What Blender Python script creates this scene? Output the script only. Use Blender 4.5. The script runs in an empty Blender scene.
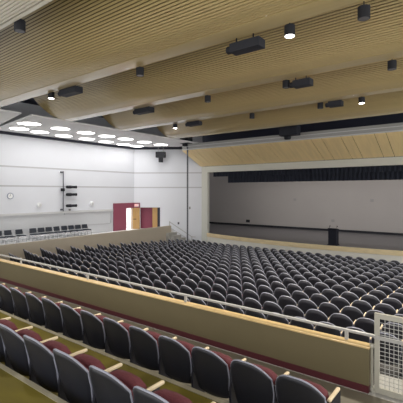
import bpy, bmesh, math, random
from mathutils import Vector, Matrix
random.seed(4)
S = bpy.context.scene
COL = S.collection
PI = math.pi
CZ = 4.23                      # eye height above the floor in front of the stage

# ---------------------------------------------------------------- materials
def mat(name, col, rough=.6, metal=0, noise=0, nscale=8, spec=.5, bump=0, stretch=None, col2=None, emit=None, estr=0, coat=0):
    m = bpy.data.materials.new(name); m.use_nodes = True
    nt = m.node_tree; b = nt.nodes['Principled BSDF']
    b.inputs['Base Color'].default_value = (*col, 1)
    b.inputs['Roughness'].default_value = rough
    b.inputs['Metallic'].default_value = metal
    b.inputs['Specular IOR Level'].default_value = spec
    b.inputs['Coat Weight'].default_value = coat
    if coat: b.inputs['Coat IOR'].default_value = 1.9; b.inputs['Coat Roughness'].default_value = .2
    if emit:
        b.inputs['Emission Color'].default_value = (*emit, 1)
        b.inputs['Emission Strength'].default_value = estr
    if noise or bump or col2:
        tc = nt.nodes.new('ShaderNodeTexCoord'); mp = nt.nodes.new('ShaderNodeMapping')
        nt.links.new(tc.outputs['Object'], mp.inputs['Vector'])
        if stretch: mp.inputs['Scale'].default_value = stretch
        n = nt.nodes.new('ShaderNodeTexNoise'); n.inputs['Scale'].default_value = nscale
        n.inputs['Detail'].default_value = 4
        nt.links.new(mp.outputs['Vector'], n.inputs['Vector'])
        if noise or col2:
            r = nt.nodes.new('ShaderNodeValToRGB')
            c2 = col2 or tuple(c*(1-noise) for c in col)
            r.color_ramp.elements[0].position = .3; r.color_ramp.elements[1].position = .7
            r.color_ramp.elements[0].color = (*c2, 1); r.color_ramp.elements[1].color = (*col, 1)
            nt.links.new(n.outputs['Fac'], r.inputs['Fac'])
            nt.links.new(r.outputs['Color'], b.inputs['Base Color'])
        if bump:
            bp = nt.nodes.new('ShaderNodeBump'); bp.inputs['Strength'].default_value = bump
            bp.inputs['Distance'].default_value = .02
            nt.links.new(n.outputs['Fac'], bp.inputs['Height'])
            nt.links.new(bp.outputs['Normal'], b.inputs['Normal'])
    return m

M = dict(
    wall=mat('painted wall', (.74, .755, .80), .7, noise=.03, nscale=.6),
    joint=mat('wall joint', (.50, .50, .52), .7),
    rail=mat('wall rail', (.62, .62, .62), .6),
    lower=mat('lower wall', (.60, .61, .63), .7, noise=.03, nscale=.6),
    dark=mat('plenum black', (.035, .038, .055), .9),
    gap=mat('gap blue black', (.05, .055, .085), .9),
    soffit=mat('soffit white', (.86, .86, .86), .6),
    lampface=mat('luminaire face', (.9, .9, .9), .5, emit=(1, .98, .95), estr=10),
    downface=mat('downlight face', (.9, .9, .9), .4, emit=(1, .97, .92), estr=14),
    lens=mat('dark lens', (.12, .12, .13), .2),
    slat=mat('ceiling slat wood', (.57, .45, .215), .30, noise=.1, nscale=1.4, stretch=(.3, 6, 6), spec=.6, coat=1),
    slatpale=mat('ceiling slat paler tone', (.80, .76, .66), .32, noise=.06, nscale=1.4, stretch=(.3, 6, 6), spec=.6, coat=.6),
    slatback=mat('slat backing', (.12, .088, .038), .9),
    canopy=mat('canopy wood', (.95, .74, .38), .45, noise=.12, nscale=1.2, stretch=(5, .5, .5)),
    seam=mat('canopy seam', (.22, .13, .06), .8),
    frame=mat('proscenium paint', (.60, .60, .54), .7),
    fascia=mat('fascia grey', (.38, .38, .36), .6),
    stagefloor=mat('stage floor', (.105, .10, .11), .28, noise=.15, nscale=.8),
    stagewood=mat('stage edge wood', (.84, .69, .42), .4, noise=.15, nscale=2, stretch=(1, 6, 6)),
    stagefront=mat('stage front', (.80, .78, .71), .7),
    cyc=mat('stage back wall', (.36, .335, .325), .8, noise=.05, nscale=.4),
    curtain=mat('black curtain', (.02, .024, .037), .95),
    leg=mat('grey curtain leg', (.26, .24, .27), .9),
    black=mat('black metal', (.014, .015, .02), .6, spec=.3),
    lectern=mat('lectern navy black', (.012, .013, .022), .6, spec=.2),
    blackbox=mat('black painted box', (.022, .024, .033), .6, spec=.3),
    pole=mat('pole grey', (.10, .10, .12), .5),
    shell=mat('seat shell plastic', (.020, .021, .028), .42, bump=.1, nscale=90, spec=.5),
    rim=mat('seat shell rim', (.30, .31, .38), .35, spec=.6),
    maroon=mat('seat maroon fabric', (.15, .032, .042), .85, noise=.25, nscale=60, bump=.15),
    armwood=mat('arm wood', (.88, .72, .48), .4, noise=.12, nscale=5, stretch=(6, 1, 6)),
    darksup=mat('seat standard', (.03, .03, .04), .5),
    parapet=mat('barrier paint', (.155, .128, .068), .55, noise=.06, nscale=2),
    mbase=mat('maroon base', (.085, .014, .02), .6),
    cap=mat('wood cap', (.68, .49, .23), .4, noise=.15, nscale=3, stretch=(.4, 6, 6)),
    steel=mat('painted steel rail', (.45, .445, .43), .4, metal=.15),
    cream=mat('cream steel', (.42, .405, .345), .45),
    wire=mat('wire mesh', (.44, .44, .42), .45),
    olive=mat('olive floor', (.165, .132, .02), .6, spec=.15, nscale=1.6, stretch=(.8, 3, 1), col2=(.115, .092, .018)),
    aisle=mat('aisle floor', (.16, .143, .105), .5, noise=.12, nscale=2),
    nose=mat('step nosing', (.30, .27, .19), .5),
    carpet=mat('orchestra floor', (.10, .095, .09), .9, noise=.2, nscale=20),
    pale=mat('pale landing floor', (.42, .41, .38), .5, noise=.06, nscale=3),
    sidepar=mat('side parapet', (.56, .49, .39), .7, noise=.05, nscale=1),
    white=mat('white plastic', (.85, .85, .85), .4),
    clockrim=mat('clock rim', (.30, .34, .42), .4),
    maroonwall=mat('maroon wall', (.27, .06, .10), .6),
    doorwood=mat('door wood', (.55, .33, .12), .45, noise=.2, nscale=3, stretch=(8, 8, .6)),
    red=mat('exit letters', (.8, .05, .04), .5, emit=(1, .08, .05), estr=1),
    navy=mat('stack chair plastic', (.022, .028, .042), .45),
    chrome=mat('chrome leg', (.72, .72, .74), .25, metal=.7),
    hole=mat('outlet plate', (.28, .27, .27), .5),
)

# ---------------------------------------------------------------- mesh builder
class MB:
    def __init__(s): s.bm = bmesh.new(); s.mats = []; s.mi = 0
    def use(s, m):
        if m not in s.mats: s.mats.append(m)
        s.mi = s.mats.index(m); return s
    def face(s, vs):
        try:
            f = s.bm.faces.new(vs); f.material_index = s.mi; return f
        except ValueError: return None
    def box(s, x0, x1, y0, y1, z0, z1, mtx=None, bevel=0, seg=2):
        v = [Vector((x, y, z)) for z in (z0, z1) for y in (y0, y1) for x in (x0, x1)]
        if mtx: v = [mtx @ q for q in v]
        b = [s.bm.verts.new(q) for q in v]
        fs = [s.face([b[i] for i in q]) for q in ((0, 2, 3, 1), (4, 5, 7, 6), (0, 1, 5, 4), (2, 6, 7, 3), (0, 4, 6, 2), (1, 3, 7, 5))]
        if bevel:
            es = {e for f in fs for e in f.edges}
            r = bmesh.ops.bevel(s.bm, geom=list(es), offset=bevel, segments=seg, affect='EDGES', profile=.5)
            for f in r['faces']: f.material_index = s.mi
        return s
    def prism(s, poly, z0, z1):
        a = [s.bm.verts.new((x, y, z0)) for x, y in poly]; b = [s.bm.verts.new((x, y, z1)) for x, y in poly]
        n = len(poly); s.face(a[::-1]); s.face(b)
        for i in range(n): s.face([a[i], a[(i+1) % n], b[(i+1) % n], b[i]])
        return s
    def extr(s, prof, x0, x1):               # closed (y,z) profile extruded along x
        a = [s.bm.verts.new((x0, y, z)) for y, z in prof]; b = [s.bm.verts.new((x1, y, z)) for y, z in prof]
        n = len(prof); s.face(a); s.face(b[::-1])
        for i in range(n): s.face([a[(i+1) % n], a[i], b[i], b[(i+1) % n]])
        return s
    def tube(s, pts, r, n=8, closed_caps=True):
        pts = [Vector(p) for p in pts]; rings = []
        for i, p in enumerate(pts):
            t = (pts[min(i+1, len(pts)-1)] - pts[max(i-1, 0)]).normalized()
            u = t.cross(Vector((0, 0, 1)) if abs(t.z) < .9 else Vector((1, 0, 0))).normalized(); w = t.cross(u)
            rr = r[i] if isinstance(r, (list, tuple)) else r
            rings.append([s.bm.verts.new(p + (u*math.cos(2*PI*k/n) + w*math.sin(2*PI*k/n))*rr) for k in range(n)])
        for a, b in zip(rings, rings[1:]):
            for k in range(n): s.face([a[k], a[(k+1) % n], b[(k+1) % n], b[k]])
        if closed_caps: s.face(rings[0][::-1]); s.face(rings[-1])
        return s
    def lathe(s, prof, n=20, mtx=None, caps=True):
        rings = []
        for r, z in prof:
            q = [Vector((r*math.cos(2*PI*k/n), r*math.sin(2*PI*k/n), z)) for k in range(n)]
            rings.append([s.bm.verts.new(mtx @ v if mtx else v) for v in q])
        for a, b in zip(rings, rings[1:]):
            for k in range(n): s.face([a[k], a[(k+1) % n], b[(k+1) % n], b[k]])
        if caps: s.face(rings[0][::-1]); s.face(rings[-1])
        return s
    def build(s, name, m=None, parent=None, smooth=False, mtx=None):
        if m and not s.mats: s.mats = [m]
        if mtx: bmesh.ops.transform(s.bm, matrix=mtx, verts=s.bm.verts)
        bmesh.ops.recalc_face_normals(s.bm, faces=s.bm.faces)
        me = bpy.data.meshes.new(name); s.bm.to_mesh(me); s.bm.free()
        for q in s.mats: me.materials.append(q)
        if smooth:
            for p in me.polygons: p.use_smooth = True
        o = bpy.data.objects.new(name, me); COL.objects.link(o)
        if parent: o.parent = parent
        return o

def tag(o, label, cat, group=None, kind=None):
    o['label'] = label; o['category'] = cat
    if group: o['group'] = group
    if kind: o['kind'] = kind
    return o
def empty(name, loc, rz=0):
    o = bpy.data.objects.new(name, None); COL.objects.link(o); o.location = loc; o.rotation_euler = (0, 0, rz)
    o.empty_display_size = .2
    return o
def struct(o): o['kind'] = 'structure'; return o
def box(name, m, *a, **k): return MB().box(*a, **k).build(name, m)
def copy_tree(o, parent=None):
    c = o.copy(); COL.objects.link(c)
    if parent: c.parent = parent
    for ch in list(o.children): copy_tree(ch, c)
    return c
ONES = ['', 'first', 'second', 'third', 'fourth', 'fifth', 'sixth', 'seventh', 'eighth', 'ninth', 'tenth', 'eleventh', 'twelfth',
        'thirteenth', 'fourteenth', 'fifteenth', 'sixteenth', 'seventeenth', 'eighteenth', 'nineteenth']
def nth(n):
    if n < 20: return ONES[n]
    t, u = divmod(n, 10); base = {2: 'twent', 3: 'thirt', 4: 'fort'}[t]
    return base + 'ieth' if u == 0 else base + 'y-' + ONES[u]

# ---------------------------------------------------------------- levels
F2, F1, F0 = 1.60, 1.91, 2.28
def orch(y): return .70*(20.8 - y)/12.6 if y < 20.8 else 0

# ---------------------------------------------------------------- the shell
XW = -22.9
# left wall with the doorway
w = MB()
w.box(XW-.25, XW, -5, 20.0, 2.85, 10); w.box(XW-.25, XW, 20.0, 20.66, 2.95, 10); w.box(XW-.25, XW, 20.66, 20.95, 0, 10)
w.box(XW-.25, XW, 18.74, 20.0, 0, 2.85)
w.use(M['wall'])
struct(w.build('wall_left', M['wall']))
w = MB().box(XW-.25, XW-.03, -5, 18.74, 0, 2.85); struct(w.build('wall_left_lower', M['lower']))
E0, E1 = Vector((XW, 20.9, 0)), Vector((-18.4, 24.0, 0))
Td = (E1 - E0).normalized(); Nd = Vector((Td.y, -Td.x, 0))       # towards the room
L = (E1 - E0).length
SPL = Matrix.Translation(E0) @ Matrix(((Td.x, -Nd.x, 0, 0), (Td.y, -Nd.y, 0, 0), (0, 0, 1, 0), (0, 0, 0, 1)))
# local frame: x along the splayed wall, +y into the wall, z up
sa, sb, sc, sd = .087*L, .265*L, .34*L, .385*L
w = MB().box(0, sd, 0, .2, 2.98, 10).box(sd, L+.05, 0, .2, 0, 10).box(0, sa, .12, .2, 0, 2.98).build('wall_front', M['wall'], mtx=SPL); struct(w)
w = MB().box(sa-.2, sd+.2, .5, .6, 0, 3.3).box(sa-.2, sa-.1, .2, .5, 0, 3.3).box(sa-.2, sd+.2, .2, .6, 3.0, 3.3).build('wall_alcove', M['maroonwall'], mtx=SPL); struct(w)
# joints on the wall panels
for i, z in enumerate((5.77, 4.595)):
    struct(box('trim_%d' % (1+i), M['joint'], XW, XW+.012, -5, 20.9, z-.045, z+.045))
    struct(MB().box(0, L, -.012, 0, z-.045, z+.045).build('trim_%d' % (3+i), M['joint'], mtx=SPL))
struct(box('trim_5', M['rail'], XW-.02, XW+.07, -5, 18.7, 2.80, 2.93))
struct(box('trim_6', M['joint'], XW-.03, XW+.03, 14.6, 18.74, 2.70, 2.80))
struct(box('trim_7', M['joint'], XW-.03, XW+.03, 18.5, 18.62, 1.9, 2.70))
struct(box('trim_17', M['joint'], XW-.03, XW+.01, 14.6, 18.5, 1.82, 1.90))
struct(box('trim_8', M['dark'], XW, XW+.25, -5, 20.8, 7.66, 7.95))
struct(MB().box(0, L, -.25, 0, 7.66, 7.95).build('trim_9', M['dark'], mtx=SPL))
# maroon surround of the corner door
g = MB().box(XW, XW+.08, 18.74, 20.0, 1.24, 3.36).box(XW, XW+.08, 20.0, 20.9, 2.95, 3.36)
struct(g.build('trim_10', M['maroonwall']))
struct(MB().box(0, sa, -.08, 0, 2.95, 3.36).build('trim_11', M['maroonwall'], mtx=SPL))
d = struct(MB().box(-.05, sa-.02, .02, .07, 1.24, 2.95).build('door_1', M['doorwood'], mtx=Matrix.Translation((XW, 20.66, 0)) @ Matrix.Rotation(math.atan2(.51, .4), 4, 'Z') @ Matrix.Scale(1.35, 4, (1, 0, 0))))
MB().box(.1, .34, -.01, .02, 2.02, 2.07).build('push_bar', M['blackbox'], d, mtx=Matrix.Translation((XW, 20.66, 0)) @ Matrix.Rotation(math.atan2(.51, .4), 4, 'Z'))
d2 = struct(MB().box(sb, sc, .22, .28, 1.24, 2.98).build('door_2', M['doorwood'], mtx=SPL))
struct(MB().box(sc, sd, .2, .42, 1.24, 2.98).build('trim_12', M['dark'], mtx=SPL))
# bright corridor behind the doorway
struct(MB().box(XW-1.4, XW-1.3, 19.3, 21.6, 1.2, 3.2).box(XW-1.3, XW-.25, 19.3, 19.4, 1.2, 3.2).box(XW-1.3, XW-.25, 21.5, 21.6, 1.2, 3.2)
       .box(XW-1.4, XW-.25, 19.3, 21.6, 3.1, 3.2).build('wall_corridor', M['white']))
# exit sign over the corner door
es = empty('exit_sign', SPL @ Vector((sa*.45, -.14, 3.16)), math.atan2(Td.y, Td.x))
tag(es, 'small white exit sign with red letters on the maroon fascia above the corner door', 'exit sign')
MB().box(-.17, .17, -.02, .06, -.1, .1, bevel=.01).build('housing', M['white'], es)
cu = bpy.data.curves.new('letters', 'FONT'); cu.body = 'EXIT'; cu.size = .14; cu.align_x = 'CENTER'; cu.align_y = 'CENTER'; cu.extrude = .004
cu.materials.append(M['red']); lo = bpy.data.objects.new('letters_text', cu); COL.objects.link(lo)
bpy.context.view_layer.update()
tm_ = bpy.data.meshes.new_from_object(lo.evaluated_get(bpy.context.evaluated_depsgraph_get())); bpy.data.objects.remove(lo)
lo = bpy.data.objects.new('letters', tm_); COL.objects.link(lo); lo.parent = es
lo.rotation_euler = (PI/2, 0, 0); lo.location = (0, -.026, 0)

# side terrace along the left wall
struct(box('floor', M['white'], XW, -20.15, -4, 22.6, 1.04, 1.24))
struct(MB().extr([(-4, 0), (22.15, 0), (22.15, 1.58), (-4, 1.37)], -20.15, -20.0).build('wall_terrace', M['sidepar']))
struct(box('trim_13', M['white'], -20.50, -20.15, -4, 20.2, 1.24, 1.36))
# orchestra floor: level cross aisle, then a ramp to the stage
struct(MB().extr([(5.2, -.2), (5.2, .79), (7.0, .79), (20.8, 0.03), (24.2, 0.03), (24.2, -.2)], -20.15, 6).build('floor', M['carpet']))
# upper tiers
struct(box('floor', M['olive'], -20.1, 3, -3, 2.0, 0, F0))
struct(box('floor', M['olive'], -20.1, 3, 2.0, 3.46, 0, F1))
struct(box('floor', M['aisle'], -20.1, 3, 3.46, 5.2, 0, F2))
struct(box('floor', M['pale'], -1.265, 3, 5.2, 5.9, 0, F2))
struct(box('trim_14', M['nose'], -20.1, 3, 1.955, 2.012, F0-.03, F0+.006))
struct(box('trim_15', M['nose'], -20.1, 3, 3.405, 3.472, F1-.03, F1+.006))

# barrier wall in front of the upper tiers
BX = -1.265
bw = struct(MB().use(M['parapet']).box(-20.1, BX, 5.24, 5.38, F2+.09, F2+.575).build('wall_barrier'))
struct(box('baseboard_barrier', M['mbase'], -20.1, BX, 5.225, 5.38, F2, F2+.09))
struct(MB().box(-20.1, BX+.01, 5.225, 5.395, F2+.575, F2+.60, bevel=.006).build('trim_16', M['cap']))

# ---------------------------------------------------------------- guard rail, gate
hr = empty('guard_rail', (0, 0, 0)); tag(hr, 'long pale steel guard rail on short posts along the top of the tan barrier wall', 'railing')
RZ = F2+.735
MB().box(-14, -1.21, 5.315, 5.355, RZ-.025, RZ+.015, bevel=.01).build('top_rail', M['steel'], hr)
for x in (-13.5, -10.5, -7.42, -4.46, -1.576):
    MB().box(x-.022, x+.022, 5.318, 5.352, F2+.605, RZ-.02).build('post', M['steel'], hr)
hp = empty('hinge_post', (-1.24, 5.30, F2)); tag(hp, 'thin cream post with round knobs standing at the right end of the barrier wall', 'post')
MB().tube([(0, 0, 0), (0, 0, .62)], .018).build('rod', M['cream'], hp)
for z in (.03, .60): MB().lathe([(.01, z-.035), (.026, z-.02), (.03, z), (.03, z+.03), (.01, z+.035)], 12).build('knob', M['cream'], hp, True)
GX0, GX1 = -1.205, .5
gt = empty('mesh_gate', (GX0, 5.30, F2)); tag(gt, 'cream framed wire mesh gate standing right of the barrier wall', 'gate')
GW = GX1-GX0
MB().box(0, .055, -.025, .025, .02, 1.05).build('stile', M['cream'], gt); MB().box(GW-.07, GW, -.025, .025, .02, 1.05).build('stile', M['cream'], gt)
MB().box(.055, GW-.07, -.025, .025, .985, 1.05).build('top_bar', M['cream'], gt)
MB().box(.055, GW-.07, -.025, .025, .02, .09).build('bottom_bar', M['cream'], gt)
MB().box(.0, GW, -.05, -.025, .72, .765).build('middle_rail', M['steel'], gt)
wm = MB()
n = int((GW-.14)/.052)
for i in range(1, n): x = .07+(GW-.14)*i/n; wm.box(x-.0035, x+.0035, -.0035, .0035, .09, .985)
for i in range(1, 17): z = .09+.895*i/17; wm.box(.055, GW-.07, -.0075, -.0035, z-.0035, z+.0035)
wm.build('wire_mesh', M['wire'], gt)

# ---------------------------------------------------------------- auditorium seats
REC = .33
def shell_pt(s, t, off=0, grow=1.0):
    hw = (.210 + .045*min(1, t*1.6))*grow
    zt = .785 - .165*abs(s)**2.7
    zb = .16 + .02*s*s
    z = zb + (zt-zb)*t
    y = -(z-.42)*REC + .075*s*s*(.4+.6*t) + off
    return Vector((s*hw*(1-.03*max(0, t-.8)*5*s*s), y, z))
def make_shell(N, K):
    b = MB(); O = {}; I = {}
    for i in range(N+1):
        for j in range(K+1):
            s, t = -1+2*i/N, j/K
            O[i, j] = b.bm.verts.new(shell_pt(s, t)); I[i, j] = b.bm.verts.new(shell_pt(s, t, .03))
    for i in range(N):
        for j in range(K):
            b.face([O[i, j], O[i+1, j], O[i+1, j+1], O[i, j+1]]); b.face([I[i, j], I[i, j+1], I[i+1, j+1], I[i+1, j]])
    rim = [(0, j) for j in range(K+1)] + [(i, K) for i in range(1, N+1)] + [(N, j) for j in range(K-1, -1, -1)] + [(i, 0) for i in range(N-1, 0, -1)]
    for a, c in zip(rim, rim[1:]+rim[:1]): b.face([O[a], O[c], I[c], I[a]])
    return b
def make_rim(n, r, n2=6):
    pts = [shell_pt(-1, t, .015) for t in [.25+.75*k/n for k in range(n)]] + [shell_pt(-1+2*k/(2*n), 1, .015) for k in range(2*n+1)] \
        + [shell_pt(1, t, .015) for t in [1-.75*(k+1)/n for k in range(n)]]
    return MB().tube(pts, r, n2)
def make_pad(N, K):
    b = MB(); O = {}; I = {}
    for i in range(N+1):
        for j in range(K+1):
            s, t = (-1+2*i/N), .3+.65*j/K
            bul = (1-abs(s)**4)*(1-abs(2*j/K-1)**4)
            O[i, j] = b.bm.verts.new(shell_pt(s, t, .031, .93)); I[i, j] = b.bm.verts.new(shell_pt(s, t, .06+.045*bul, .93))
    for i in range(N):
        for j in range(K):
            b.face([O[i, j], O[i+1, j], O[i+1, j+1], O[i, j+1]]); b.face([I[i, j], I[i, j+1], I[i+1, j+1], I[i+1, j]])
    rim = [(0, j) for j in range(K+1)] + [(i, K) for i in range(1, N+1)] + [(N, j) for j in range(K-1, -1, -1)] + [(i, 0) for i in range(N-1, 0, -1)]
    for a, c in zip(rim, rim[1:]+rim[:1]): b.face([O[a], O[c], I[c], I[a]])
    return b
def seat_mesh(hh=.325):
    # tipped up cushion, arched top edge
    b = MB(); front, back = [], []
    prof = [(-1, .0), (-.98, .6), (-.85, .86), (-.55, .97), (0, 1.0), (.55, .97), (.85, .86), (.98, .6), (1, .0)]
    rings = []
    for yy, k in ((.12, .90), (.14, .985), (.19, 1.0), (.24, .97), (.26, .86)):
        rings.append([b.bm.verts.new((x*.235*(.9+.1*k), yy + .02*(z), .29 + z*hh*k)) for x, z in prof])
    for a, c in zip(rings, rings[1:]):
        for i in range(len(prof)-1): b.face([a[i], a[i+1], c[i+1], c[i]])
        b.face([a[-1], a[0], c[0], c[-1]])
    b.face(rings[0][::-1]); b.face(rings[-1]); return b
def arm_mesh(x=.257): return MB().box(x-.018, x+.018, .12, .43, .53, .565, bevel=.012)
def standard_mesh(x=.257):
    return MB().box(x-.014, x+.014, .08, .36, .05, .53).box(x-.018, x+.018, .0, .32, 0, .05)
def hinge_mesh(): return MB().box(-.243, .243, .10, .15, .34, .40)

def make_seat(name, fine):
    r = empty(name, (0, 0, 0))
    N, K = (14, 10) if fine else (8, 5)
    sh = make_shell(N, K).build('back_shell', M['shell'], r, True)
    make_rim(8 if fine else 4, .0115 if fine else .0135, 6 if fine else 4).build('rim', M['rim'], sh, True)
    make_pad(8 if fine else 4, 6 if fine else 3).build('back_cushion', M['maroon'], r, True)
    seat_mesh(.34 if fine else .24).build('seat', M['maroon'], r, True)
    arm_mesh().build('armrest', M['armwood'], r)
    standard_mesh().build('arm_support', M['darksup'], r)
    hinge_mesh().build('seat_hinge', M['darksup'], r)
    return r
def add_left_arm(r):
    arm_mesh(-.275).build('armrest', M['armwood'], r); standard_mesh(-.275).build('arm_support', M['darksup'], r)

FX = 377/403
def project(p):
    x, y, z = p; c, s = math.cos(math.radians(37.5)), math.sin(math.radians(37.5))
    d = -s*x + c*y
    return 201.5 + 377*(c*x + s*y)/d, 192 - 377*(z-CZ)/d, d

P_ = .55
def row(proto, arms, y, z, xlo, name, P_=.55):
    out = []; x = arms - .257*P_/.55
    while x > xlo:
        o = proto.pop() if proto else copy_tree(SRC[name])
        o.location = (x, y, z); o.scale = (P_/.55, 1, 1); out.append(o); x -= P_
    return out
SRC = {}
fine = make_seat('theater_seat', True); SRC['theater_seat'] = fine
pr = [fine]
near = row(pr, -1.25, 2.15, F1, -6.6, 'theater_seat', .588)
mid = row(pr, -1.28, 3.63, F2, -10.2, 'theater_seat', .572)
def place_word(k): return nth(k)
def order_label(seats, fmt, hgt=.8, group=None):
    vis = [(project(o.location + Vector((0, 0, hgt)))[0], o) for o in seats]
    vis.sort(key=lambda q: q[0])
    k = 0
    for px, o in vis:
        k += 1
        tag(o, fmt % nth(k), 'theater seat', group)
order_label(near, 'tip-up seat with black shell and maroon cushion in nearest row, %s from the left', group='seats in the nearest row')
order_label(mid, 'black-shelled tip-up seat in row before the barrier wall, %s from the left', group='seats in the row before the barrier')
# row ends get an arm with a solid black end panel
for o in (mid[0],):
    MB().box(.236, .278, .02, .42, .0, .53).build('end_panel', M['black'], o)

REC = .24
coarse = make_seat('theater_seat', False)
RY = [7.62 + .875*k for k in range(16)]
def bend(x):                       # the rows curve towards the stage at their left end
    q = max(0, -13 - x); p = max(0, min(2.5, x + 6)); t = .036*p
    return .034*q*q + .018*p*p + t*max(0, x + 3.5), math.atan(t) - math.atan(.068*q)
count = 0; far_rows = []; proto = [coarse]; SRC['o'] = coarse
LIM = 282
for k, y in enumerate(RY):
    z = orch(y)
    ph = -3.25
    xr = -.165*y + .45; xl = max(-18.6, -2.207*y - .35) if y < 20 else -17.2
    n0 = math.floor((xr-ph)/P_); xs = []
    x = ph + n0*P_
    while x > xl: xs.append(x); x -= P_
    if count + len(xs) <= LIM:
        seats = []
        for x in xs:
            o = proto.pop() if proto else copy_tree(coarse)
            dy, rz = bend(x); o.location = (x, y+dy, orch(y+dy)+.03); o.rotation_euler = (0, 0, rz); seats.append(o)
        count += len(seats)
        left_in = xl > -18.7 and xl == -18.6 and project((-18.6, y, z+.8))[0] > 0
        order_label(seats, ('dark auditorium seat in %s row beyond the barrier, %%s from the %s' % (nth(k+1), "row's left end" if left_in else 'left')),
                    group='auditorium seats beyond the barrier')
    else: far_rows.append((y, z, xs))
# remaining far seats as one object
fs = bmesh.new()
parts = [(make_shell(8, 4), 0), (make_rim(4, .0145, 4), 1), (arm_mesh(), 2), (standard_mesh(), 3), (seat_mesh(.24), 4)]
tmp = bmesh.new()
for b, mi in parts:
    for f in b.bm.faces: f.material_index = mi
    me = bpy.data.meshes.new('t'); bmesh.ops.recalc_face_normals(b.bm, faces=b.bm.faces); b.bm.to_mesh(me); tmp.from_mesh(me); b.bm.free(); bpy.data.meshes.remove(me)
tm = bpy.data.meshes.new('t'); tmp.to_mesh(tm); tmp.free()
for y, z, xs in far_rows:
    for x in xs:
        n0 = len(fs.verts); fs.from_mesh(tm); fs.verts.ensure_lookup_table()
        dy, rz = bend(x)
        bmesh.ops.transform(fs, matrix=Matrix.Translation((x, y+dy, orch(y+dy)+.03)) @ Matrix.Rotation(rz, 4, 'Z'), verts=fs.verts[n0:])
me = bpy.data.meshes.new('far_theater_seats'); fs.to_mesh(me); fs.free(); bpy.data.meshes.remove(tm)
for q in ('shell', 'rim', 'armwood', 'darksup', 'maroon'): me.materials.append(M[q])
for p in me.polygons: p.use_smooth = p.material_index in (0, 1)
o = bpy.data.objects.new('theater_seats', me); COL.objects.link(o)
tag(o, 'many small dark auditorium seats in the farthest rows before the stage', 'theater seats', kind='stuff')

# ---------------------------------------------------------------- black chairs on the side terrace
def make_stack_chair():
    r = empty('stacking_chair', (0, 0, 0))      # faces +X
    MB().box(-.20, .25, -.21, .21, .41, .48, bevel=.02).build('seat', M['navy'], r)
    m = Matrix.Translation((-.24, 0, .66)) @ Matrix.Rotation(-.18, 4, 'Y')
    MB().box(-.03, .03, -.21, .21, -.14, .20, mtx=m, bevel=.028, seg=3).build('backrest', M['navy'], r)
    for s in (-1, 1):
        MB().tube([(.21, s*.235, 0), (.18, s*.235, .42)], .014, 6).build('leg', M['chrome'], r)
        MB().tube([(-.26, s*.235, 0), (-.20, s*.235, .44), (-.25, s*.235, .70)], .014, 6).build('leg', M['chrome'], r)
        MB().tube([(.185, s*.235, .40), (-.20, s*.235, .40)], .012, 6).build('side_bar', M['chrome'], r)
    MB().box(.205, .225, -.235, .235, .30, .40).build('apron', M['chrome'], r)
    return r
sc0 = make_stack_chair()
ys = [10.1, 10.65, 11.32, 12.18, 12.72, 13.25, 13.81, 14.36, 14.88, 15.40, 15.95]
for i, y in enumerate(ys):
    o = sc0 if i == 0 else copy_tree(sc0)
    o.location = (-22.3, y, 1.24); o.scale = (1, 1, .86); o.rotation_euler = (0, 0, random.uniform(-.06, .06))
    wh = 'leftmost' if i == 0 else 'rightmost' if i == len(ys)-1 else nth(i+1) + ' from the left'
    tag(o, 'black stacking chair with chrome legs against left wall, %s of the line' % wh, 'chair', 'stacking chairs along the left wall')

# ---------------------------------------------------------------- things on the left wall
RX = Matrix.Rotation(PI/2, 4, 'Y')
ck = empty('wall_clock', (XW, 10.96, 3.99)); tag(ck, 'round white wall clock with grey rim high on left wall', 'clock')
MB().lathe([(.19, 0), (.195, .05), (.15, .06), (.15, .045)], 24, RX).build('rim', M['clockrim'], ck, False)
MB().lathe([(.15, .0), (.15, .05)], 24, RX).build('face', M['white'], ck)
MB().box(.051, .056, -.008, .008, 0, .11).box(.051, .056, -.08, 0, -.008, .008).build('hands', M['black'], ck)
for i, (y, w_) in enumerate(((12.76, 'near the clock'), (16.74, 'right of the black spotlights'))):
    sp = empty('wall_speaker', (XW, y, 3.40)); tag(sp, 'small white wall speaker %s' % w_, 'speaker', 'white wall speakers')
    MB().lathe([(.10, 0), (.14, .03), (.15, .12), (.13, .16), (.05, .17)], 18, RX).build('housing', M['white'], sp, True)
    MB().lathe([(.10, .165), (.09, .18)], 18, RX).build('grille', M['rail'], sp)
bm_ = empty('lighting_boom', (XW+.03, 14.42, 3.0)); tag(bm_, 'tall thin vertical steel boom pipe bracketed to left wall', 'pipe')
MB().tube([(.12, 0, -.068), (.12, 0, 2.62)], .035, 10).build('pipe', M['pole'], bm_)
for z in (.05, 2.56): MB().box(-.028, .12, -.14, .03, z-.05, z+.05).build('bracket', M['pole'], bm_)
MB().box(.05, .22, -.16, .06, 1.28, 1.48, bevel=.02).build('clamp', M['black'], bm_)
for z, w_ in ((4.57, 'topmost'), (4.06, 'middle one'), (3.30, 'lowest')):
    sl = empty('spotlight', (XW+.02, 14.95, z)); tag(sl, 'black stage spotlight on left wall beside the boom pipe, %s of three' % w_, 'spotlight', 'spotlights by the boom pipe')
    my = Matrix.Rotation(-PI/2, 4, 'X')
    MB().lathe([(.07, -.36), (.10, -.32), (.11, 0), (.09, .02), (.085, .36), (.10, .38), (.10, .42)], 14, Matrix.Translation((.22, .0, 0)) @ my).build('barrel', M['black'], sl, True)
    MB().box(0, .13, -.03, .03, -.03, .03).build('bracket', M['black'], sl)
    MB().lathe([(.075, .40), (.075, .43)], 14, Matrix.Translation((.22, .0, 0)) @ my).build('lens', M['lens'], sl)
bx = MB().box(XW, XW+.05, 14.92, 15.06, 2.95, 3.08, bevel=.01).build('wall_box', M['hole']); tag(bx, 'small grey electrical box on left wall under the spotlights', 'electrical box')
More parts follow.
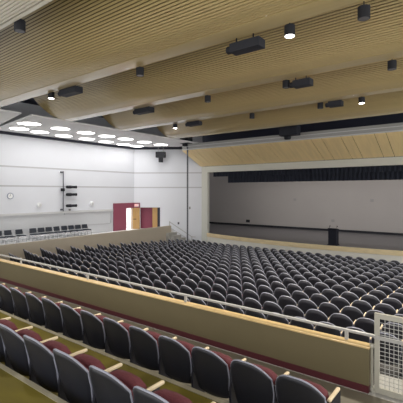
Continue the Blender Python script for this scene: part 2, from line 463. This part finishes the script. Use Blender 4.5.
bx = MB().box(1.05*0+3.55*0, .12, -.05, 0, 0, .2, bevel=.01).build('wall_plate', M['hole'], mtx=SPL @ Matrix.Translation((4.45, 0, 2.85))); tag(bx, 'small grey wall plate on the white wall beside the stage frame', 'wall plate')

# hanging black loudspeaker at the corner
ls = empty('hanging_speaker', (-20.75, 21.75, 7.0), math.atan2(Td.y, Td.x)); tag(ls, 'black loudspeaker with small box below hanging on the white wall left of stage', 'speaker')
MB().box(-.38, .38, -.28, .1, -.05, .40, bevel=.02).build('cabinet', M['black'], ls)
MB().box(-.15, .17, -.25, .05, -.42, -.05, bevel=.02).build('lower_box', M['black'], ls)
MB().tube([(-.2, -.05, .40), (-.2, -.05, .83)], .02).tube([(.2, -.05, .40), (.2, -.05, .83)], .02).build('hanger', M['steel'], ls)
MB().box(-.05, .05, .1, .42, .1, .2).build('wall_arm', M['black'], ls)

# handrail going down from the terrace along the splayed wall
hd = empty('handrail', (0, 0, 0)); tag(hd, 'white sloping stair handrail at the end of the side terrace left of the pole', 'handrail')
pA, pB = Vector((-20.05, 22.0, 0)), Vector((-18.6, 23.0, 0))
MB().tube([pA+Vector((0, 0, 1.24)), pA+Vector((0, 0, 1.93))], .03).build('post', M['steel'], hd)
MB().tube([pB+Vector((0, 0, .02)), pB+Vector((0, 0, .72))], .025).build('post', M['steel'], hd)
MB().tube([pA+Vector((0, 0, 1.88)), pB+Vector((0, 0, .72)), pB+Vector((.25, .15, .70))], .028).build('rail', M['steel'], hd)
MB().tube([pA+Vector((0, 0, 1.45)), pB+Vector((0, 0, .35))], .018).build('lower_rail', M['steel'], hd)
st = MB()
for i in range(5):
    q = pA.lerp(pB, i/5); st.box(q.x, q.x+.33, q.y-.45, q.y+.5, 0, 1.05-.21*i)
struct(st.build('floor', M['pale']))
pn = MB().box(-.07, .07, 0, .04, -.09, .09, bevel=.01).build('wall_box', M['pole'], mtx=SPL @ Matrix.Translation((3.6, -.04, 1.72))); tag(pn, 'small dark box on the wall under the white handrail', 'electrical box')

# ---------------------------------------------------------------- stage
XR = 5.5
struct(MB().box(-18.4, -17.82, 24.0, 24.25, 0, 6.25).box(-17.82, XR, 24.0, 24.35, 5.79, 6.25).build('wall_proscenium', M['frame']))
struct(box('wall_over_stage', M['gap'], -18.4, XR, 24.4, 24.6, 6.25, 10))
# platform with a bowed front
def bow(x): return 22.7 + (23.95-22.7)*((x+9)/8.85)**2
bx_ = [-17.82 + 23.3*i/40 for i in range(41)]
front = [(x, bow(x)) for x in bx_]
struct(MB().prism(front + [(XR, 31.4), (-26, 31.4), (-26, 24.6), (-17.82, 24.6)], .72, 1.0).build('floor', M['stagefloor']))
struct(MB().prism([(x, y-.05) for x, y in front] + [(x, y-.002) for x, y in front[::-1]], .72, 1.006).build('trim_18', M['stagewood']))
struct(MB().prism([(x, y+.02) for x, y in front] + [(x, y+.3) for x, y in front[::-1]], 0, .715).build('wall_stage_front', M['stagefront']))
struct(box('wall_stage_back', M['cyc'], -26, XR, 31.4, 31.6, 1.0, 9.5))
struct(box('baseboard_stage', M['black'], -26, XR, 31.33, 31.4, 1.0, 1.16))
struct(box('wall_stage_left', M['cyc'], -26.2, -26, 24.6, 31.6, 1.0, 9.5))
struct(box('wall_behind_frame', M['dark'], -26, -18.4, 24.55, 24.65, 0, 9.5))
# curtains
def drape(name, x0, x1, y, z0, z1, m, amp=.06, wl=.28):
    n = int((x1-x0)/wl*6); b = MB()
    a = [(x0+(x1-x0)*i/n, y+amp*math.sin(2*PI*(x0+(x1-x0)*i/n)/wl)) for i in range(n+1)]
    return b.prism(a + [(x, yy+.03) for x, yy in a[::-1]], z0, z1).build(name, m)
tag(drape('valance', -17.8, XR, 24.75, 5.46, 6.2, M['curtain']), 'short black curtain valance along the top of the stage opening', 'curtain')
tag(drape('border_curtain', -16.9, XR, 25.6, 4.98, 6.4, M['curtain']), 'pleated black border curtain hanging behind the valance over the stage', 'curtain')
for (x, z, m_, lab) in ((-13.7, 3.57, 'hole', 'small grey plate on stage back wall, left of two at equal height'), (-7.34, 3.57, 'hole', 'small grey plate on stage back wall, right of two at equal height'),
                     (-18.47, 1.47, 'black', 'small black box low on the stage back wall at left'), (-10.37, 1.85, 'hole', 'tiny grey outlet plate on stage back wall above the lectern')):
    s_ = .2 if m_ == 'black' else .13
    tag(MB().box(x-s_, x+s_, 31.36, 31.4, z-.15 if m_ == 'black' else z-.11, z+.11, bevel=.01).build('wall_plate', M[m_]), lab, 'wall plate')
# lectern
lc = empty('lectern', (-7.62, 23.15, 1.0)); tag(lc, 'tall black lectern with two microphones at the front of the stage', 'lectern')
MB().box(-.28, .28, -.26, .26, 0, .06, bevel=.01).build('base', M['lectern'], lc)
MB().box(-.25, .25, -.22, .22, .06, .95, bevel=.015).build('body', M['lectern'], lc)
MB().box(-.27, .27, -.25, .25, -.025, .025, mtx=Matrix.Translation((0, 0, .98)) @ Matrix.Rotation(-.15, 4, 'X'), bevel=.01).build('top', M['lectern'], lc)
for s in (-1, 1):
    mc = MB().tube([(s*.21, -.1, .99), (s*.22, -.05, 1.10), (s*.22, .03, 1.13)], .012, 6).build('microphone', M['black'], lc)
    MB().lathe([(.012, 0), (.03, .02), (.03, .06), (.012, .08)], 10, Matrix.Translation((s*.22, .03, 1.10))).build('microphone_head', M['black'], mc, True)

# canopy of wood panels sloping down to the stage opening
cp = empty('wood_canopy', (-18.5, 24, 6.25)); tag(cp, 'slanted light wood panel canopy running above the stage opening', 'canopy')
ylo, zlo, yhi, zhi = 23.98, 6.27, 21.7, 7.33
xs = [-18.5, -17.9, -17.3, -16.4, -15.8, -14.9, -14.3, -13.3, -12.7, -11.4, -8.47, -7.84, -6.74, -6.12, -4.97, -4.39, -3.2, -2.6, -1.5, -.9, .3, .9, 2, 2.6, 4]
inv = Matrix.Translation((18.5, -24, -6.25))
def slab(x0, x1, e0, e1, t):
    b = MB()
    pr = [(ylo, zlo+e0), (yhi, zhi+e0), (yhi, zhi+e1), (ylo, zlo+e1)]
    return b.extr(pr, x0, x1)
for a, c in zip(xs, xs[1:]): slab(a+.018, c-.018, 0, .04, 0).build('panel', M['canopy'], cp, mtx=inv)
slab(-18.5, 4, .045, .09, 0).build('backing', M['seam'], cp, mtx=inv)
fsx = MB().box(-18.4, XR, 21.62, 21.72, 7.36, 7.80)
struct(fsx.build('trim_19', M['fascia']))
struct(MB().box(-18.4, XR, 21.56, 21.62, 7.36, 7.42).box(-18.4, XR, 21.56, 21.62, 7.60, 7.64).build('trim_20', M['rail']))

# ---------------------------------------------------------------- ceiling
struct(box('ceiling', M['gap'], -24, 7, -5, 32, 9.75, 9.95))
LOW = [3.92, 7.50, 11.22, 14.95, 19.2]
PROF = [(-3.2, 1.75), (-2.7, 1.38), (-2.06, .83), (-1.6, .43), (-1.05, .12), (-.6, .025), (-.3, 0), (0, 0)]
ZL = 7.83
def smooth(prof, n=24):
    pts = [Vector((a, b, 0)) for a, b in prof]; out = []
    for i in range(len(pts)-1):
        p0, p1, p2, p3 = pts[max(i-1, 0)], pts[i], pts[i+1], pts[min(i+2, len(pts)-1)]
        for k in range(8):
            t = k/8
            out.append(.5*((2*p1) + (p2-p0)*t + (2*p0-5*p1+4*p2-p3)*t*t + (-p0+3*p1-3*p2+p3)*t**3))
    out.append(pts[-1]); return out
def slat_panel(k, yl, x0, x1):
    c = smooth(PROF); ln = [0]
    for a, b in zip(c, c[1:]): ln.append(ln[-1] + (b-a).length)
    def at(s):
        s = max(0, min(ln[-1], s))
        for i in range(len(c)-1):
            if s <= ln[i+1]:
                f = (s-ln[i])/(ln[i+1]-ln[i]); p = c[i].lerp(c[i+1], f); t = (c[i+1]-c[i]).normalized(); break
        return p, Vector((-t.y, t.x, 0)) * (1 if -t.y*0+t.x > 0 else -1)
    pan = empty('ceiling_panel', (x0, yl, ZL))
    ord_ = ['nearest the camera', 'second from the camera', 'third from the camera', 'fourth from the camera', 'nearest the stage'][k]
    tag(pan, 'curved wood slat ceiling panel, %s' % ord_, 'ceiling panel', 'wavy ceiling panels')
    b = MB(); pitch, wdt, th = .073, .049, .04
    lip = .12 if k == 0 else .55
    n = int((ln[-1]-lip)/pitch)
    lipq = [at(ln[-1]-(lip-.04)*(1-i/6)) for i in range(7)]
    b.extr([(p.x, p.y) for p, _ in lipq] + [((p+q*th).x, (p+q*th).y) for p, q in lipq[::-1]], 0, x1-x0)
    for i in range(n+1):
        s0 = ln[-1]-lip-.005-i*pitch-wdt; s1 = s0+wdt
        if s0 < 0: break
        (p0, n0), (p1, n1) = at(s0), at(s1)
        q = [p0, p1, p1+n1*th, p0+n0*th]
        b.extr([(v.x, v.y) for v in q], 0, x1-x0)
    b.build('slats', M['slatpale'] if k == 0 else M['slat'], pan)  # slats nearest the camera get a paler colour than the rest
    top = [at(ln[-1]*i/40) for i in range(41)]
    lowp = [(p+n_*th*.9) for p, n_ in top]; upp = [(p+n_*(th*.9+.03)) for p, n_ in top]
    MB().extr([(v.x, v.y) for v in lowp] + [(v.x, v.y) for v in upp[::-1]], 0, x1-x0).build('backing', M['slatback'], pan)
for k, yl in enumerate(LOW): slat_panel(k, yl, -17.0, 6.5)

# soffit along the left wall with round luminaires
struct(MB().prism([(XW+.25, -4), (-17, -4), (-17, 8.65), (XW+.25, 9.75)], 7.80, 7.86).build('ceiling_soffit', M['soffit']))
struct(MB().prism([(XW+.25, 9.85), (-17, 9.15), (-17, 22.0), (-19.6, 22.55), (XW+.25, 20.3)], 7.80, 7.86).build('ceiling_soffit', M['soffit']))
lights = [(-20.98, 10.55), (-19.0, 10.15), (-21.2, 11.9), (-19.1, 11.93), (-21.4, 13.6), (-19.25, 13.71), (-21.45, 15.34), (-19.35, 15.35),
          (-21.6, 17.05), (-19.4, 16.94), (-21.7, 18.75), (-19.55, 18.81), (-19.65, 20.6), (-21.75, 20.1)]
lx0 = None
names = {}
inner = sorted([p for p in lights if p[0] > -20.5], key=lambda p: p[1]); outer = sorted([p for p in lights if p[0] < -20.5], key=lambda p: p[1])
for rowname, lst in (('inner row', inner), ('row beside the wall', outer)):
    for i, (x, y) in enumerate(lst):
        e = empty('ceiling_light', (x, y, 7.80))
        tag(e, 'round glowing white light in side soffit, %s from the left, %s' % (nth(i+1), rowname), 'ceiling light', 'soffit lights')
        MB().lathe([(.50, -.0), (.56, -.0), (.56, -.03), (.50, -.03), (.50, 0)], 28, caps=False).build('ring', M['white'], e)
        MB().lathe([(.50, -.005), (.50, -.02)], 28).build('diffuser', M['lampface'], e)
sd_ = MB().lathe([(.05, -.05), (.09, -.03), (.09, 0)], 12, Matrix.Translation((-19.3, 9.72, 7.795))).build('soffit_lamp', M['downface']); tag(sd_, 'tiny bright lamp at the end of the side soffit beside its gap', 'lamp')  # small bright lamp set in the soffit

# ceiling cylinders and projectors
def near_lip(x, y, z, off):
    lip = max(q for q in LOW if q < y); k = (lip+off)/y
    return x*k, y*k, CZ+(z-CZ)*k
def cyl(x, y, lit, lab, z=7.80):
    x, y, z = near_lip(x, y, z, .14)
    e = empty('downlight', (x, y, z)); tag(e, lab, 'downlight', 'black cylinder downlights')
    MB().lathe([(.10, -.14), (.115, -.14), (.115, .085), (.03, .09)], 18).build('housing', M['black'], e)
    MB().tube([(0, 0, .085), (0, 0, 9.75-z)], .012, 6).build('stem', M['black'], e)
    MB().lathe([(.098, -.146), (.098, -.136)], 18).build('lamp_face', M['downface'] if lit else M['lens'], e)
    L_ = bpy.data.lights.new('spot', 'SPOT'); L_.energy = 700; L_.spot_size = 1.9; L_.spot_blend = .8; L_.shadow_soft_size = .1; L_.color = (1, .93, .82)
    lo_ = bpy.data.objects.new('lamp', L_); COL.objects.link(lo_); lo_.parent = e; lo_.location = (0, 0, -.2)  # downlights with a dark lens get an added spot too, lighting the seats
cyl(-7.97, 4.02, False, 'black cylinder downlight on the wood ceiling at upper left, nearest of all')
cyl(-8.2, 7.71, False, 'black cylinder downlight hanging left of the large black projector, second panel edge')
cyl(-12.79, 7.61, True, 'lit black cylinder downlight beside a black box at far left')
cyl(-3.51, 7.76, True, 'lit black cylinder downlight right of the large black projector')
cyl(-1.99, 7.87, False, 'black cylinder downlight near the top right corner of the ceiling')
cyl(-8.55, 11.53, False, 'small unlit black cylinder downlight at middle of the third panel edge')
cyl(-2.19, 11.6, False, 'small unlit black cylinder downlight at the right edge of the ceiling')
cyl(-8.82, 15.36, False, 'tiny unlit black cylinder downlight alone near the stage end')
cyl(-5.34, 11.53, False, 'unlit black cylinder downlight immediately left of a mid-sized black projector')
cyl(-5.55, 15.25, False, 'tiny unlit black cylinder downlight left of the smallest black projector')
cyl(-3.96, 15.34, True, 'tiny lit black cylinder downlight right of the smallest black projector')
cyl(-13.49, 15.25, True, 'tiny lit black cylinder downlight left of a flat black projector')
def proj(x, y, ln, lab, z=7.78):
    x, y, z = near_lip(x, y, z, .22)
    e = empty('ceiling_projector', (x, y, z)); tag(e, lab, 'projector', 'black ceiling projectors')
    MB().box(-ln/2+.12, ln/2, -.16, .16, -.12, .09, bevel=.012).build('body', M['blackbox'], e)
    MB().lathe([(.07, 0), (.09, .02), (.09, .16)], 14, Matrix.Translation((-ln/2, -.06, -.03)) @ Matrix.Rotation(PI/2, 4, 'Y')).build('lens_barrel', M['black'], e)
    for s in (-.25, .25): MB().tube([(s*ln, 0, .09), (s*ln, 0, 9.75-z)], .018, 6).build('hanger', M['black'], e)
proj(-4.75, 7.92, .92, 'large black box projector hanging mid ceiling left of a lit downlight')
proj(-11.78, 7.72, 1.1, 'black box projector at far left beside a lit downlight')
proj(-12.03, 11.5, 1.05, 'flat black projector low at left, alone under the third panel edge')
proj(-12.23, 15.25, .9, 'flat black projector near stage, right of a tiny lit downlight')
proj(-4.91, 11.72, .7, 'mid-sized black projector right of an unlit downlight')
proj(-5.0, 15.28, .65, 'smallest black projector between two tiny downlights near stage')
def dot(x, y, dz, lab):
    tag(MB().lathe([(.02, -.04), (.035, -.02), (.035, .02)], 10, Matrix.Translation((x, y, ZL+dz))).build('smoke_detector', M['white']), lab, 'detector', 'white ceiling sensors')
dot(-3.68, 7.0, .08-.01, 'tiny white sensor dot on wood ceiling above the large projector')
dot(-3.9, 10.8, .05, 'tiny white sensor dot on wood ceiling above a mid-sized projector')
dot(-4.06, 14.6, .04, 'tiny white sensor dot left of a tiny lit downlight')
# speaker clusters in the gap before the canopy
def cluster(x, y, z, w, lab):
    e = empty('hanging_spotlight_box', (x, y, z)); tag(e, lab, 'loudspeaker', 'black boxes in the ceiling gap')
    MB().box(-w/2, w/2, -.25, .3, -.22, .35, bevel=.03).build('cabinet', M['blackbox'], e)
    MB().lathe([(.15, -.42), (.2, -.38), (.2, -.2), (.1, -.2)], 14, Matrix.Translation((-w*.12, 0, 0))).build('horn', M['black'], e, True)
    MB().tube([(0, 0, .35), (0, 0, 9.75-z)], .03, 6).build('hanger', M['black'], e)
cluster(-9.28, 20.5, 7.72, 1.1, 'wide black box hanging in the ceiling gap above the canopy')
cluster(-17.7, 21.2, 8.0, .8, 'black box at the top of the dark pole left of canopy')
pl = MB().tube([(-17.9, 21.62, 0.03), (-17.9, 21.62, 7.7)], .06, 10).build('pole', M['pole']); tag(pl, 'tall thin dark pole standing from floor to ceiling left of the stage', 'pole')

# ---------------------------------------------------------------- lights
W = bpy.data.worlds.new('world'); S.world = W; W.use_nodes = True
W.node_tree.nodes['Background'].inputs[0].default_value = (1, .985, .96, 1)
W.node_tree.nodes['Background'].inputs[1].default_value = 2.3
def area(name, loc, rot, sx, sy, e, col=(1, .96, .9)):
    L_ = bpy.data.lights.new(name, 'AREA'); L_.shape = 'RECTANGLE'; L_.size = sx; L_.size_y = sy; L_.energy = e; L_.color = col
    o = bpy.data.objects.new(name, L_); COL.objects.link(o); o.location = loc; o.rotation_euler = rot
area('added_stage_fill', (-9, 26.2, 7.0), (math.radians(35), 0, 0), 16, .4, 330)  # unseen lamp added behind the valance to brighten the stage back wall
area('corridor_lamp', (XW-.7, 20.4, 3.05), (0, 0, 0), .6, .6, 40)
# ---------------------------------------------------------------- camera
cam = bpy.data.cameras.new('camera'); co = bpy.data.objects.new('camera', cam); COL.objects.link(co)
co.location = (0, 0, CZ); co.rotation_euler = (PI/2, 0, math.radians(37.5))
cam.sensor_width = 36; cam.lens = 36*FX; cam.shift_y = -9.5/403; cam.clip_start = .05; cam.clip_end = 200
S.camera = co
S.view_settings.view_transform = 'Standard'; S.view_settings.look = 'None'; S.view_settings.gamma = 1; S.view_settings.exposure = 0
print('SEATS', len(near), len(mid), count, sum(len(q[2]) for q in far_rows))
